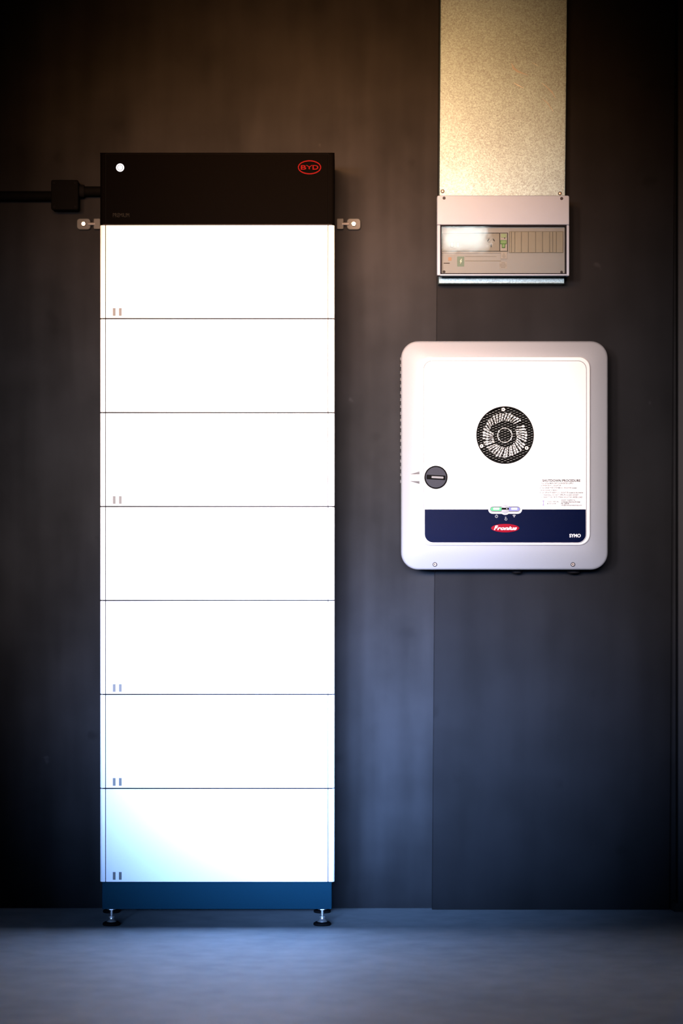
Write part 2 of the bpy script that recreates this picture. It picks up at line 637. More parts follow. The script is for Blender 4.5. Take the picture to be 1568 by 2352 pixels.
# black control unit on top
zt0 = Z0 + 7 * PITCH
zt1 = P(0, 350.5, YF).z
t = thing('control_unit', 'black control unit with red oval logo topping the white battery tower', 'control unit',
          (0.5 * (XL + XR), 0.5 * (YF + YBK), zt0))
bm = B()
plate(bm, XL + 0.0065, zt0, XR - 0.0065, zt1 - 0.001, YBK - 0.001, YF + 0.003, 0.001, 0.0005)
obj('body', bm, M['plastic'], t)
bm = B()
plate(bm, XPL, zt0 + 0.0008, XPR + 0.001, zt1 - 0.004, YF + 0.003, YF, 0.001, 0.0008)
obj('front_panel', bm, M['black'], t)
obj('side_rail', rail_bm(True, zt0 + 0.0005, zt1 - 0.003), M['black'], t)
obj('side_rail', rail_bm(False, zt0 + 0.0005, zt1 - 0.003), M['black'], t)
bm = B()
plate(bm, XL, zt1 - 0.0025, XR, zt1, YBK, YF + 0.001, 0.0008, 0.0005)
obj('top_cover', bm, M['black'], t)
# power button
c = P(275.8, 385.0, YF)
bt = B()
disc(bt, c.x, c.z, [(9.3 * S, YF + 0.0005), (9.3 * S, YF - 0.001), (8.2 * S, YF - 0.0018), (7.0 * S, YF - 0.0012)], 32, cap1=True)
btn = obj('power_button', bt, M['ledw'], t, label='glowing white round power button')
bm = B()
ri, ro_ = 5.6 * S, 6.6 * S
loft(bm, [circ(c.x, c.z, ro_, 32, YF - 0.0011), circ(c.x, c.z, ro_, 32, YF - 0.0020), circ(c.x, c.z, ri, 32, YF - 0.0020),
          circ(c.x, c.z, ri, 32, YF - 0.0011)], False, False)
obj('button_ring', bm, M['greyprint'], btn)
# oval logo
c = P(710.6, 384.3, YF)
bm = B()
N_ = 64


def ell(a, b, y, cx=None, cz=None):
    cx = c.x if cx is None else cx
    cz = c.z if cz is None else cz
    return [(cx + a * S * math.cos(2 * math.pi * k / N_), y, cz + b * S * math.sin(2 * math.pi * k / N_)) for k in range(N_)]


loft(bm, [ell(26.8, 16.2, YF + 0.0003), ell(26.8, 16.2, YF - 0.0004), ell(24.4, 13.6, YF - 0.0004), ell(24.4, 13.6, YF + 0.0003)],
     False, False)
lg = obj('oval_logo', bm, M['red'], t, label='red oval emblem outline')
bm = text_bm('B', 690.5, 379.2, 703.0, 389.6, YF - 0.0002, bold=0.02)
text_bm('Y', 701.5, 379.2, 718.5, 388.6, YF - 0.0002, bold=0.0, bm=bm)
text_bm('D', 717.5, 379.2, 731.0, 389.6, YF - 0.0002, bold=0.02, bm=bm)
obj('logo_lettering', bm, M['red'], lg, smooth=False, label='red capital letters')
bm = text_bm('PREMIUM', 259.2, 489.5, 296.8, 498.8, YF - 0.0002)
obj('lettering', bm, M['print_dim'], t, smooth=False, label='dim small capital lettering')

# base with feet
zb0 = P(0, 2088.5, YF).z
XBL, XBR = P(234.5, 0, YF).x, P(761.5, 0, YF).x
t = thing('battery_plinth', 'dark blue metal plinth on screw feet under the battery tower', 'plinth',
          (0.5 * (XL + XR), 0.5 * (YF + YBK), 0.0))
bm = B()
plate(bm, XBL, zb0, XBR, Z0 - 0.0012, YBK - 0.004, YF + 0.0015, 0.002, 0.0012)
obj('plinth_body', bm, M['base'], t)
bm = B()
box(bm, XBL + 0.01, YF + 0.012, Z0 - 0.0012, XBR - 0.01, YBK - 0.01, Z0)
obj('top_gasket', bm, M['seam'], t, smooth=False)
yf_front = YF + 0.028
for (px, yy) in ((256.0, yf_front), (739.8, yf_front), (256.0, YBK - 0.04), (739.8, YBK - 0.04)):
    x = (px - 784.0) * (yy - CAM_Y) / F
    bm = B()
    lathe(bm, x, yy, [(0.0035, 0.020), (0.0035, zb0 + 0.003)], 14)
    ft = obj('screw_foot', bm, M['steel'], t)
    bm = B()
    lathe(bm, x, yy, [(0.021, 0.0), (0.0225, 0.002), (0.022, 0.006), (0.017, 0.009)], 28)
    obj('foot_pad', bm, M['rubber'], ft)
    bm = B()
    lathe(bm, x, yy, [(0.0125, 0.009), (0.0115, 0.012), (0.0065, 0.0165), (0.0062, 0.019), (0.0078, 0.0195), (0.0078, 0.0235), (0.006, 0.0245)], 24)
    obj('foot_cup', bm, M['steel'], ft)
    bm = B()
    lathe(bm, x, yy, [(0.0095, zb0 - 0.0045), (0.0095, zb0 - 0.0005)], 6)
    obj('lock_nut', bm, M['steel'], ft)

# wall brackets holding the tower
for side, lab in ((-1, 'small steel wall bracket with bright bolt left of the battery tower'),
                  (1, 'small steel wall bracket with bright bolt between battery tower and duct')):
    yb = -0.012
    cxp = 192.0 if side < 0 else 812.0
    cc = P(cxp, 514.5, yb)
    t = thing('wall_bracket', lab, 'bracket', (cc.x, 0, cc.z), 'tower wall brackets')
    s = pxm(yb)
    bm = B()
    plate(bm, cc.x - 16.5 * s, cc.z - 13.5 * s, cc.x + 16.5 * s, cc.z + 13.5 * s, 0.0, yb, 0.009, 0.002)
    obj('plate', bm, M['bracket'], t)
    bm = B()
    disc(bm, cc.x, cc.z, [(6.5 * s, yb + 0.001), (6.5 * s, yb - 0.004), (4.4 * s, yb - 0.0075)], 6)
    obj('bolt', bm, M['steel'], t)
    # arm from the plate to the side of the tower
    xe = (XL if side < 0 else XR) - side * (-0.0005)
    x_in = cc.x - side * 16.0 * s
    bm = B()
    zc = cc.z
    tube(bm, [(cc.x - side * 11 * s, yb - 0.004, zc), (x_in - side * 0.012, yb - 0.004, zc)], 0.0035, 10)
    obj('arm', bm, M['steel'], t)
    bm = B()
    xa, xb = sorted((x_in - side * 0.008, x_in - side * 0.026))
    plate(bm, xa, zc - 0.014, xb, zc + 0.014, 0.0, yb - 0.006, 0.003, 0.001)
    obj('clamp', bm, M['bracket'], t)

# black junction box and conduit left of the control unit
yj = -0.06
a = P(118, 481, yj)
b_ = P(179, 414, yj)
t = thing('junction_box', 'black junction box with conduit stub left of the black control unit', 'junction box',
          (0.5 * (a.x + b_.x), 0, a.z))
bm = B()
plate(bm, a.x, a.z, b_.x, b_.z, 0.0, yj + 0.012, 0.004, 0.002)
obj('body', bm, M['plastic'], t)
bm = B()
plate(bm, a.x - 0.001, a.z - 0.001, b_.x + 0.001, b_.z + 0.001, yj + 0.012, yj, 0.005, 0.002)
lid = obj('lid', bm, M['plastic'], t)
for sx in (a.x + 0.007, b_.x - 0.007):
    for sz in (a.z + 0.007, b_.z - 0.007):
        bm = B()
        disc(bm, sx, sz, [(0.003, yj + 0.0005), (0.003, yj - 0.001), (0.002, yj - 0.0015)], 12)
        obj('screw', bm, M['rubber'], lid)
zc = P(0, 436, yj).z
bm = B()
tube(bm, [(b_.x - 0.002, -0.03, zc), (b_.x + 0.014, -0.03, zc)], 0.0165, 20)
obj('gland', bm, M['rubber'], t)
bm = B()
tube(bm, [(b_.x + 0.013, -0.03, zc), (XL + 0.02, -0.03, zc)], 0.0125, 20)
obj('conduit_stub', bm, M['plastic'], t)
bm = B()
zc2 = P(0, 447, yj).z
tube(bm, [(a.x + 0.002, -0.03, zc2), (a.x - 0.6, -0.03, zc2)], 0.0125, 20)
obj('conduit_run', bm, M['plastic'], t)

# ------------------------------------------------------------------ galvanised duct
YD = -0.095
t = thing('cable_duct', 'tall galvanised steel duct above and behind the switchboard', 'duct', (P(1153, 0, YD).x, 0, P(0, 651, YD).z))
bm = B()
c1, c2, c3, c4 = P(1007, 651.5, YD), P(1295.5, 651.5, YD), P(1313, -1092, YD), P(1017.8, -1092, YD)
zt = 3.595
q = [(c1.x, c1.z), (c2.x, c2.z), (c3.x, zt), (c4.x, zt)]
e = 0.002
qi = [(q[0][0] + e, q[0][1] + e), (q[1][0] - e, q[1][1] + e), (q[2][0] - e, zt - e), (q[3][0] + e, zt - e)]
loft(bm, [ring(q, YB), ring(q, YD + e), ring(qi, YD)])
duct = obj('sheet_body', bm, M['zinc'], t, smooth=False)
# folded side hems
for s_, q0, q1 in ((1, q[0], q[3]), (-1, q[1], q[2])):
    bm = B()
    w = 0.0032
    xs0, xs1 = sorted((q0[0] + s_ * 0.0008, q0[0] + s_ * (0.0008 + w)))
    xt0, xt1 = sorted((q1[0] + s_ * 0.0008, q1[0] + s_ * (0.0008 + w)))
    loft(bm, [[(xs0, YD + 0.0005, q0[1] + 0.002), (xs1, YD + 0.0005, q0[1] + 0.002), (xt1, YD + 0.0005, zt - 0.003), (xt0, YD + 0.0005, zt - 0.003)],
              [(xs0 + 0.0005, YD - 0.0012, q0[1] + 0.002), (xs1 - 0.0005, YD - 0.0012, q0[1] + 0.002), (xt1 - 0.0005, YD - 0.0012, zt - 0.003), (xt0 + 0.0005, YD - 0.0012, zt - 0.003)]])
    obj('folded_hem', bm, M['zinc'], t, smooth=False)
for px, py in ((1016.2, 439.3), (1285.5, 444.3)):
    c = P(px, py, YD)
    s = pxm(YD)
    bm = B()
    disc(bm, c.x, c.z, [(4.4 * s, YD + 0.0003), (4.4 * s, YD - 0.0006), (3.6 * s, YD - 0.001)], 16)
    rv = obj('rivet', bm, M['dark'], t)
    bm = B()
    disc(bm, c.x, c.z, [(3.3 * s, YD - 0.0008), (3.0 * s, YD - 0.0022), (1.6 * s, YD - 0.003)], 16)
    obj('rivet_head', bm, M['copper'], rv)
# scuff marks (measured in the 980..1340 x 0..480 crop at 4.3556x)
for pts, w in (([(845, 630), (865, 680), (905, 712), (960, 735), (1015, 752)], (2, 26, 22, 12, 2)),
               ([(868, 828), (910, 852), (970, 882)], (3, 10, 2)),
               ([(1145, 828), (1195, 865), (1250, 920), (1290, 985)], (2, 8, 14, 2)),
               ([(1155, 985), (1205, 1030), (1245, 1085), (1265, 1120)], (2, 9, 8, 2)),
               ([(1050, 625), (1090, 645), (1120, 665)], (1, 4, 1))):
    bm = B()
    up, dn = [], []
    for i, (x, y) in enumerate(pts):
        x2, y2 = pts[min(i + 1, len(pts) - 1)]
        x1_, y1_ = pts[max(i - 1, 0)]
        dx, dy = x2 - x1_, y2 - y1_
        L_ = math.hypot(dx, dy)
        nx, ny = -dy / L_ * w[i] / 2, dx / L_ * w[i] / 2
        up.append(P(980 + (x + nx) / 4.3556, (y + ny) / 4.3556, YD - 0.0003))
        dn.append(P(980 + (x - nx) / 4.3556, (y - ny) / 4.3556, YD - 0.0003))
    va = [bm.verts.new(p) for p in up]
    vb = [bm.verts.new(p) for p in dn]
    for i in range(len(va) - 1):
        bm.faces.new((va[i], va[i + 1], vb[i + 1], vb[i]))
    obj('scuff_mark', bm, M['scuff'], t, smooth=False)

# ------------------------------------------------------------------ switchboard on the duct
YS = -0.190                    # front of the cover
YW = -0.182                    # flap pane
YI = -0.160                    # inner escutcheon
t = thing('switchboard', 'beige switchboard enclosure with clear flap on the galvanised duct', 'switchboard',
          (P(1155, 0, YS).x, YD, P(0, 632, YS).z))
bm = B()
platepx(bm, 1006, 452, 1304.5, 631, YD - 0.0014, YI + 0.004, 2, 0.001)
obj('back_box', bm, M['beige'], t)
bm = B()
platepx(bm, 1003.4, 449, 1306.8, 516, YI + 0.006, YS, (1.0, 1.0, 4, 4), 0.0016)
cov = obj('top_cover', bm, M['beige'], t)
for px in (1019.6, 1289.4):
    c = P(px, 456 if px > 1100 else 455, YS)
    s = pxm(YS)
    bm = B()
    disc(bm, c.x, c.z, [(3.6 * s, YS + 0.0005), (3.6 * s, YS - 0.0006), (2.9 * s, YS - 0.0012)], 16)
    sc = obj('screw', bm, M['greyprint'], cov)
# side frame strips and the lower lip
for (x0, x1, y0, y1) in ((1003.4, 1011.0, 516.5, 632.5), (1300.8, 1306.8, 516.5, 633.5)):
    bm = B()
    platepx(bm, x0, y0, x1, y1, YI + 0.006, YS + 0.003, 2, 0.0014)
    obj('side_frame', bm, M['beige'], t)
bm = B()
platepx(bm, 1010, 629.5, 1301, 633, YI + 0.006, YS + 0.004, 0.6, 0.0008)
obj('lower_lip', bm, M['beige'], t)
# inner escutcheon
bm = B()
platepx(bm, 1010, 516, 1301.5, 630, YI + 0.004, YI, 0.5, 0.0003)
esc = obj('inner_panel', bm, M['beige2'], t)
bm = B()
platepx(bm, 1013, 577.6, 1166, 581.4, YI + 0.001, YI - 0.004, 0.5, 0.001)
obj('ledge', bm, M['label'], t)
bm = B()
platepx(bm, 1068, 598.5, 1150, 600.2, YI + 0.001, YI - 0.001, 0.3, 0.0004)
platepx(bm, 1068, 588.6, 1140, 589.6, YI + 0.001, YI - 0.001, 0.3, 0.0003)
obj('moulded_ridge', bm, M['socket'], esc)
# frame of the row of blanks
bm = B()
platepx(bm, 1088.0, 534.6, 1165.8, 577.4, YI + 0.001, YI - 0.002, 0.5, 0.0004)
obj('socket_surround', bm, M['dark'], t)
bm = B()
platepx(bm, 1016.0, 535.6, 1147.2, 576.8, YI - 0.001, YI - 0.005, 0.8, 0.001)
so = obj('power_socket', bm, M['socket'], t, label='grey three-pin power socket plate')
for (px, py, ang) in ((1121.2, 551.4, -30), (1133.5, 551.0, 30), (1127.4, 564.2, 0)):
    c = P(px, py, YI - 0.005)
    s = pxm(YI)
    bm = B()
    plate(bm, -1.05 * s, -3.7 * s, 1.05 * s, 3.7 * s, YI - 0.0045, YI - 0.0053, 0.0002, 0.0001, 2)
    a = math.radians(ang)
    for v in bm.verts:
        x, z = v.co.x, v.co.z
        v.co.x = c.x + x * math.cos(a) - z * math.sin(a)
        v.co.z = c.z + x * math.sin(a) + z * math.cos(a)
    obj('pin_slot', bm, M['ink'], so)
for (x0, x1, y0, y1) in ((1034, 1041, 556, 568), (1048, 1055, 556, 568)):
    bm = B()
    platepx(bm, x0, y0, x1, y1, YI - 0.0045, YI - 0.0085, 0.8, 0.001)
    obj('rocker_switch', bm, M['label'], so)
# safety switch with green toggle
bm = B()
platepx(bm, 1148.2, 535.6, 1164.6, 576.6, YI - 0.001, YI - 0.006, 0.6, 0.0008)
sw = obj('safety_switch', bm, M['label'], t, label='pale circuit breaker with green toggle')
bm = B()
platepx(bm, 1150.0, 536.8, 1163.0, 545.6, YI - 0.0055, YI - 0.0068, 0.4, 0.0003)
obj('green_panel', bm, M['lime'], sw)
bm = B()
platepx(bm, 1148.8, 551.5, 1163.0, 560.5, YI - 0.0055, YI - 0.0095, 0.6, 0.001)
platepx(bm, 1152.4, 560.0, 1159.6, 569.0, YI - 0.0055, YI - 0.0130, 0.8, 0.001)
obj('toggle', bm, M['green'], sw)
c = P(1158.6, 546.8, YI - 0.006)
bm = B()
disc(bm, c.x, c.z, [(1.4 * pxm(YI), YI - 0.0055), (1.4 * pxm(YI), YI - 0.0072)], 12)
obj('test_button', bm, M['ink'], sw)
# blank pole fillers
bm = B()
platepx(bm, 1168.4, 531.0, 1293.6, 581.0, YI + 0.001, YI - 0.0012, 0.4, 0.0003)
obj('filler_surround', bm, M['socket'], t)
xs = [1168.9, 1174.0, 1182.0, 1197.0, 1213.0, 1229.6, 1245.7, 1262.0, 1269.0, 1277.3, 1292.8]
for x0, x1 in zip(xs[:-1], xs[1:]):
    bm = B()
    platepx(bm, x0 + 0.45, 532.2, x1 - 0.45, 580.0, YI - 0.001, YI - 0.0042, 0.3, 0.0006)
    obj('blank_filler', bm, M['filler'], t)
# stickers
bm = B()
platepx(bm, 1049.6, 589.2, 1065.6, 612.2, YI + 0.0002, YI - 0.0006, 0.3, 0.0001)
gs = obj('sticker', bm, M['green2'], t, label='dark green rectangular sticker')
bm = B()
yy = YI - 0.0009
pts = [(1058.8, 594.5), (1055.6, 600.5), (1057.6, 600.5), (1056.4, 606.5), (1060.4, 599.2), (1058.2, 599.2), (1060.2, 594.5)]
bm.faces.new([bm.verts.new(P(x, y, yy)) for x, y in pts])
obj('bolt_mark', bm, M['whiteprint'], gs, smooth=False)
for (x0, x1, y0, y1, lines) in ((1149.8, 1163.8, 580.0, 594.4, ('MAIN', 'SWITCH', 'INVERTER', 'SUPPLY')),
                                (1146.6, 1163.8, 601.0, 617.0, ('WARNING', 'DUAL SUPPLY', 'ISOLATE BOTH', 'SUPPLIES'))):
    bm = B()
    platepx(bm, x0, y0, x1, y1, YI + 0.0002, YI - (0.0046 if y0 < 590 else 0.0006), 0.3, 0.0001)
    lb = obj('sticker', bm, M['label'], t)
    bm = B()
    n = len(lines)
    for k, ln in enumerate(lines):
        yy0 = y0 + 1.6 + k * (y1 - y0 - 2.4) / n
        ins = 0.5 * (x1 - x0) * (1 - min(1.0, len(ln) / 11.0)) + 1.2
        text_bm(ln, x0 + ins, yy0, x1 - ins, yy0 + (y1 - y0 - 2.4) / n * 0.62, YI - (0.0047 if y0 < 590 else 0.0007), bm=bm)
    obj('lettering', bm, M['greyprint'], lb, smooth=False)
bm = B()
platepx(bm, 1029.0, 591.0, 1036.5, 598.8, YI + 0.0002, YI - 0.0005, 0.3, 0.0001)
obj('sticker', bm, M['orange'], t, label='small orange sticker')
bm = B()
platepx(bm, 1018.5, 603.6, 1032.5, 605.6, YI + 0.0002, YI - 0.0005, 0.5, 0.0001)
obj('printed_mark', bm, M['greyprint'], t)
for px, py in ((1019.4, 624.2), (1289.2, 625.0)):
    c = P(px, py, YI)
    s = pxm(YI)
    bm = B()
    disc(bm, c.x, c.z, [(3.2 * s, YI + 0.0005), (3.2 * s, YI - 0.0008), (2.4 * s, YI - 0.0014)], 14)
    obj('screw', bm, M['greyprint'], t)
# gasket frame and flap pane
bm = B()
o_ = rrpx(1011.2, 517.0, 1300.4, 630.0, 1.5, YW)
i_ = rrpx(1013.6, 519.6, 1297.8, 627.6, 1.0, YW)
bk = lambda rg, y: [(p[0], y, p[2]) for p in rg]
loft(bm, [bk(o_, YI), bk(o_, YW - 0.001), bk(i_, YW - 0.001), bk(i_, YI)], False, False)
fl = obj('flap_frame', bm, M['dark'], t)
bm = B()
a, b_ = P(1013.2, 628.0, YW), P(1298.2, 519.2, YW)
box(bm, a.x, YW, a.z, b_.x, YW + 0.0015, b_.z)
obj('flap_pane', bm, M['glass'], fl, smooth=False, label='clear tinted flap')

# ------------------------------------------------------------------ inverter
YR, YP = -0.174, -0.196        # outer edge of the rim, front of the white cover
YRI = -0.184
t = thing('inverter', 'white wall-mounted inverter with round fan grille and dark navy band', 'inverter',
          (P(1158, 0, YP).x, YB, P(0, 1308, YP).z))
NN = 10
bm = B()
o1 = rrpx(920.5, 783.5, 1395.3, 1308.5, 40, YR + 0.012, NN)
loft(bm, [rrpx(928, 791, 1388, 1301, 36, YB, NN), rrpx(921.0, 784.0, 1395.0, 1308.0, 40, YB + (-0.02), NN), o1,
          rrpx(920.8, 783.6, 1395.2, 1308.4, 39, YR + 0.004, NN), rrpx(922.4, 785.2, 1393.6, 1306.8, 38, YR, NN),
          rrpx(925.5, 788.2, 1390.5, 1303.8, 36, YR - 0.003, NN),
          rrpx(963.0, 819.0, 1355.2, 1252.5, 26, YRI, NN)], True, False)
obj('rim', bm, M['rim'], t, angle=50, label='silver grey sloping outer rim')
# white front cover with a fine groove and a round hole for the fan
FC = P(1159.6, 999.4, YP)
SP = pxm(YP)
RH = 66.2 * SP
bm = B()
rings = [rrpx(963.0, 819.0, 1355.2, 1252.5, 26, YRI + 0.002, NN), rrpx(963.0, 819.0, 1355.2, 1252.5, 26, YP + 0.003, NN),
         rrpx(964.6, 820.6, 1353.6, 1250.9, 25, YP, NN), rrpx(972.2, 828.2, 1346.8, 1247.6, 20, YP, NN)]
loft(bm, rings, False, False)
rings = [rrpx(972.2, 828.2, 1346.8, 1247.6, 20, YP, NN), rrpx(972.4, 828.4, 1346.6, 1247.4, 20, YP + 0.0012, NN),
         rrpx(973.2, 829.2, 1345.8, 1246.6, 19.4, YP + 0.0012, NN), rrpx(973.4, 829.4, 1345.6, 1246.4, 19.2, YP, NN)]
vr = loft(bm, rings, False, False, mat=1)
outer = vr[-1]
hole = [bm.verts.new(p) for p in circ(FC.x, FC.z, RH, 64, YP)]
oe = [bm.edges.get((outer[i], outer[(i + 1) % len(outer)])) for i in range(len(outer))]
he = [bm.edges.new((hole[i], hole[(i + 1) % 64])) for i in range(64)]
bmesh.ops.triangle_fill(bm, use_beauty=True, use_dissolve=False, edges=oe + he)
hb = [bm.verts.new(p) for p in circ(FC.x, FC.z, RH, 64, YP + 0.03)]
for i in range(64):
    j = (i + 1) % 64
    f = bm.faces.new((hole[i], hole[j], hb[j], hb[i]))
    f.material_index = 2
f = bm.faces.new(hb)
f.material_index = 2
bmesh.ops.remove_doubles(bm, verts=bm.verts, dist=1e-6)
obj('front_cover', bm, [M['face'], M['groove'], M['mesh']], t, angle=30)
# fan behind the grille
YG = YP + 0.001
bm = B()
disc(bm, FC.x, FC.z, [(26 * SP, YP + 0.0295), (26 * SP, YP + 0.016), (20 * SP, YP + 0.013)], 40)
fan = obj('fan', bm, M['mesh'], t, label='black fan hub behind the grille')
bm = B()
loft(bm, [circ(FC.x, FC.z, r * SP, 40, y) for r, y in ((17.4, YP + 0.0135), (17.4, YP + 0.011), (15.6, YP + 0.011), (15.6, YP + 0.0135))], False, False)
obj('hub_ring', bm, M['fin'], fan)
NF = 42
for k in range(NF):
    ang = 360.0 * k / NF + random.uniform(-1.2, 1.2)
    if 27 < ang < 36 or 205 < ang < 214:
        continue
    a = math.radians(ang)
    r0 = 27.0 if not 20 < ang < 160 else 33.0
    r0 += random.uniform(-1.5, 1.5)
    r1 = 51.0 + random.uniform(-1.5, 1.0)
    if 120 < ang < 160:
        r0 = 37
    w0, w1 = 1.0, 2.0
    u = Vector((math.cos(a), 0, math.sin(a)))
    v = Vector((-math.sin(a), 0, math.cos(a)))
    c0 = Vector((FC.x, 0, FC.z))

    def pt(r, w, y, tw=0.0):
        p = c0 + u * r * SP + v * (w + tw) * SP
        return (p.x, y, p.z)
    bm = B()
    tw = 5.0
    loft(bm, [[pt(r0, -w0, YP + 0.022, tw), pt(r0, w0, YP + 0.022, tw), pt(r1, w1, YP + 0.018), pt(r1, -w1, YP + 0.018)],
              [pt(r0, -w0, YP + 0.014, tw), pt(r0, w0, YP + 0.014, tw), pt(r1, w1, YP + 0.008), pt(r1, -w1, YP + 0.008)]])
    obj('fin', bm, M['fin'], fan, smooth=False)
# expanded-metal grille
DX, DY = 6.89, 2.93
bm = B()
lim = 65.4
nodes = set()
for i in range(-11, 12):
    for j in range(-24, 25):
        if (i + j) % 2 == 0 and math.hypot(i * DX, j * DY) < lim:
            nodes.add((i, j))


def gp(i, j, y):
    return Vector((FC.x + i * DX * SP, y, FC.z + j * DY * SP))


for (i, j) in sorted(nodes):
    for di, dj in ((1, 1), (1, -1)):
        p0, p1 = gp(i, j, YG), gp(i + di, j + dj, YG)
        if (i + di, j + dj) not in nodes:
            if math.hypot((i + di) * DX, (j + dj) * DY) > lim + 6:
                continue
            p1 = p0 + (p1 - p0) * 0.5
        w = 0.55 * SP
        loft(bm, [[p0 + Vector((0, 0, -w)), p0 + Vector((0, 0, w)), p0 + Vector((0, 0.002, w)), p0 + Vector((0, 0.002, -w))],
                  [p1 + Vector((0, 0, -w)), p1 + Vector((0, 0, w)), p1 + Vector((0, 0.002, w)), p1 + Vector((0, 0.002, -w))]], False, False)
    p0 = gp(i, j, YG)
    hw, hh = 2.5 * SP, 0.5 * SP  # small pale bar at each node stands in for a glint
    loft(bm, [[p0 + Vector((-hw, -0.0004, -hh - 0.0003)), p0 + Vector((hw, -0.0004, -hh + 0.0003)), p0 + Vector((hw, -0.0008, hh + 0.0003)), p0 + Vector((-hw, -0.0008, hh - 0.0003))],
              [p0 + Vector((-hw, 0.0006, -hh - 0.0003)), p0 + Vector((hw, 0.0006, -hh + 0.0003)), p0 + Vector((hw, 0.0006, hh + 0.0003)), p0 + Vector((-hw, 0.0006, hh - 0.0003))]], mat=1)
g = obj('fan_grille', bm, [M['mesh'], M['glint']], t, smooth=False, label='black expanded metal fan grille')
g['kind'] = 'stuff'
bm = B()
loft(bm, [circ(FC.x, FC.z, r, 64, y) for r, y in ((RH * 0.999, YP + 0.003), (RH * 0.999, YP - 0.0004), (RH - 2.4 * SP, YP - 0.0004), (RH - 2.4 * SP, YP + 0.003))], False, False)
obj('grille_ring', bm, M['mesh'], t)
for px, py in ((1155.5, 940.6), (1105.6, 1024.4), (1209.2, 1029.0)):
    c = P(px, py, YP)
    bm = B()
    disc(bm, c.x, c.z, [(4.3 * SP, YP + 0.001), (4.3 * SP, YP - 0.001), (3.4 * SP, YP - 0.002)], 18)
    sc = obj('screw', bm, M['copper'], t)
    bm = B()
    disc(bm, c.x - 0.5 * SP, c.z, [(1.9 * SP, YP - 0.0018), (1.9 * SP, YP - 0.0021)], 6)
    obj('screw_recess', bm, M['ink'], sc)
# dark band with rounded lower corners
bm = B()
platepx(bm, 975.0, 1170.0, 1345.0, 1246.0, YP + 0.0003, YP - 0.0006, (19, 19, 0.2, 0.2), 0.0002, 8)
band = obj('name_band', bm, M['band'], t, label='dark navy name band with rounded lower corners')
YBN = YP - 0.0006
# indicator
bm = B()
platepx(bm, 1121.0, 1159.5, 1198.6, 1180.2, YBN + 0.0008, YBN - 0.0012, 10, 0.0008, 8)
ind = obj('indicator', bm, M['face'], t, label='white capsule indicator with green and violet lights')
c = P(1159.8, 1170.0, YBN)
bm = B()
disc(bm, c.x, c.z, [(12.6 * SP, YBN + 0.0005), (12.6 * SP, YBN - 0.0006), (11.8 * SP, YBN - 0.0011)], 32)
obj('sensor_disc', bm, M['face'], ind)
bm = B()
platepx(bm, 1125.0, 1163.0, 1194.4, 1176.0, YBN - 0.0008, YBN - 0.0016, 6.4, 0.0003, 8)
obj('lens', bm, M['tray'], ind)
bm = B()
disc(bm, c.x, c.z, [(10.2 * SP, YBN - 0.001), (10.2 * SP, YBN - 0.0018), (9.6 * SP, YBN - 0.0021)], 32)
obj('sensor_lens', bm, M['rim'], ind)
YL = YBN - 0.0021
for (x0, x1, m_, rad) in ((1126.6, 1152.0, 'ledg', (4, 0.4, 0.4, 4)), (1168.0, 1192.8, 'ledv', (0.4, 4, 4, 0.4))):
    bm = B()
    platepx(bm, x0, 1165.4, x1, 1173.4, YBN - 0.001, YL, rad, 0.0002, 6)
    ld = obj('light_bar', bm, M[m_], ind)
    xc = 0.5 * (x0 + x1) + (0.8 if m_ == 'ledv' else 0.5)
    bm = B()
    platepx(bm, xc - 7.5, 1166.6, xc + 6.5, 1170.6, YL + 0.0002, YL - 0.0002, 1.8, 0.0001, 4)
    obj('bright_core', bm, M['ledwg' if m_ == 'ledg' else 'ledw'], ld)
bm = B()
platepx(bm, 1152.0, 1166.2, 1168.0, 1170.8, YBN - 0.001, YL - 0.0001, 0.4, 0.0001)
sn = obj('sensor', bm, M['ink'], ind)
c = P(1163.6, 1168.4, YL)
bm = B()
disc(bm, c.x, c.z, [(1.0 * SP, YL), (1.0 * SP, YL - 0.0003)], 10)
obj('sensor_dot', bm, M['whiteprint'], sn)


# icons
def arc(bm, cx, cy, r, w, a0, a1, y, n=18):
    pa, pb = [], []
    for k in range(n + 1):
        a = math.radians(a0 + (a1 - a0) * k / n)
        pa.append(bm.verts.new(P(cx + (r + w / 2) * math.cos(a), cy - (r + w / 2) * math.sin(a), y)))
        pb.append(bm.verts.new(P(cx + (r - w / 2) * math.cos(a), cy - (r - w / 2) * math.sin(a), y)))
    for k in range(n):
        bm.faces.new((pa[k], pa[k + 1], pb[k + 1], pb[k]))


YT = YBN - 0.0003
bm = B()
arc(bm, 1139.8, 1186.0, 2.9, 0.9, 115, 425, YT)
platepx(bm, 1139.4, 1181.6, 1140.2, 1186.0, YT + 0.0001, YT - 0.0001, 0.1, 0.00005, 1)
obj('power_symbol', bm, M['rim'], band, smooth=False)
bm = B()
arc(bm, 1180.4, 1187.2, 1.6, 0.8, 40, 140, YT, 8)
arc(bm, 1180.4, 1187.2, 3.2, 0.8, 40, 140, YT, 8)
arc(bm, 1180.4, 1187.2, 4.7, 0.8, 40, 140, YT, 8)
platepx(bm, 1179.8, 1185.8, 1181.0, 1188.4, YT + 0.0001, YT - 0.0001, 0.3, 0.00005, 2)
obj('wireless_symbol', bm, M['rim'], band, smooth=False)
bm = B()
arc(bm, 1160.8, 1188.8, 1.6, 0.6, 0, 180, YT, 8)
platepx(bm, 1160.2, 1188.6, 1161.2, 1193.0, YT + 0.0001, YT - 0.0001, 0.3, 0.00005, 2)
arc(bm, 1161.4, 1192.6, 2.6, 0.8, 150, 420, YT, 14)
obj('touch_symbol', bm, M['rim'], band, smooth=False)
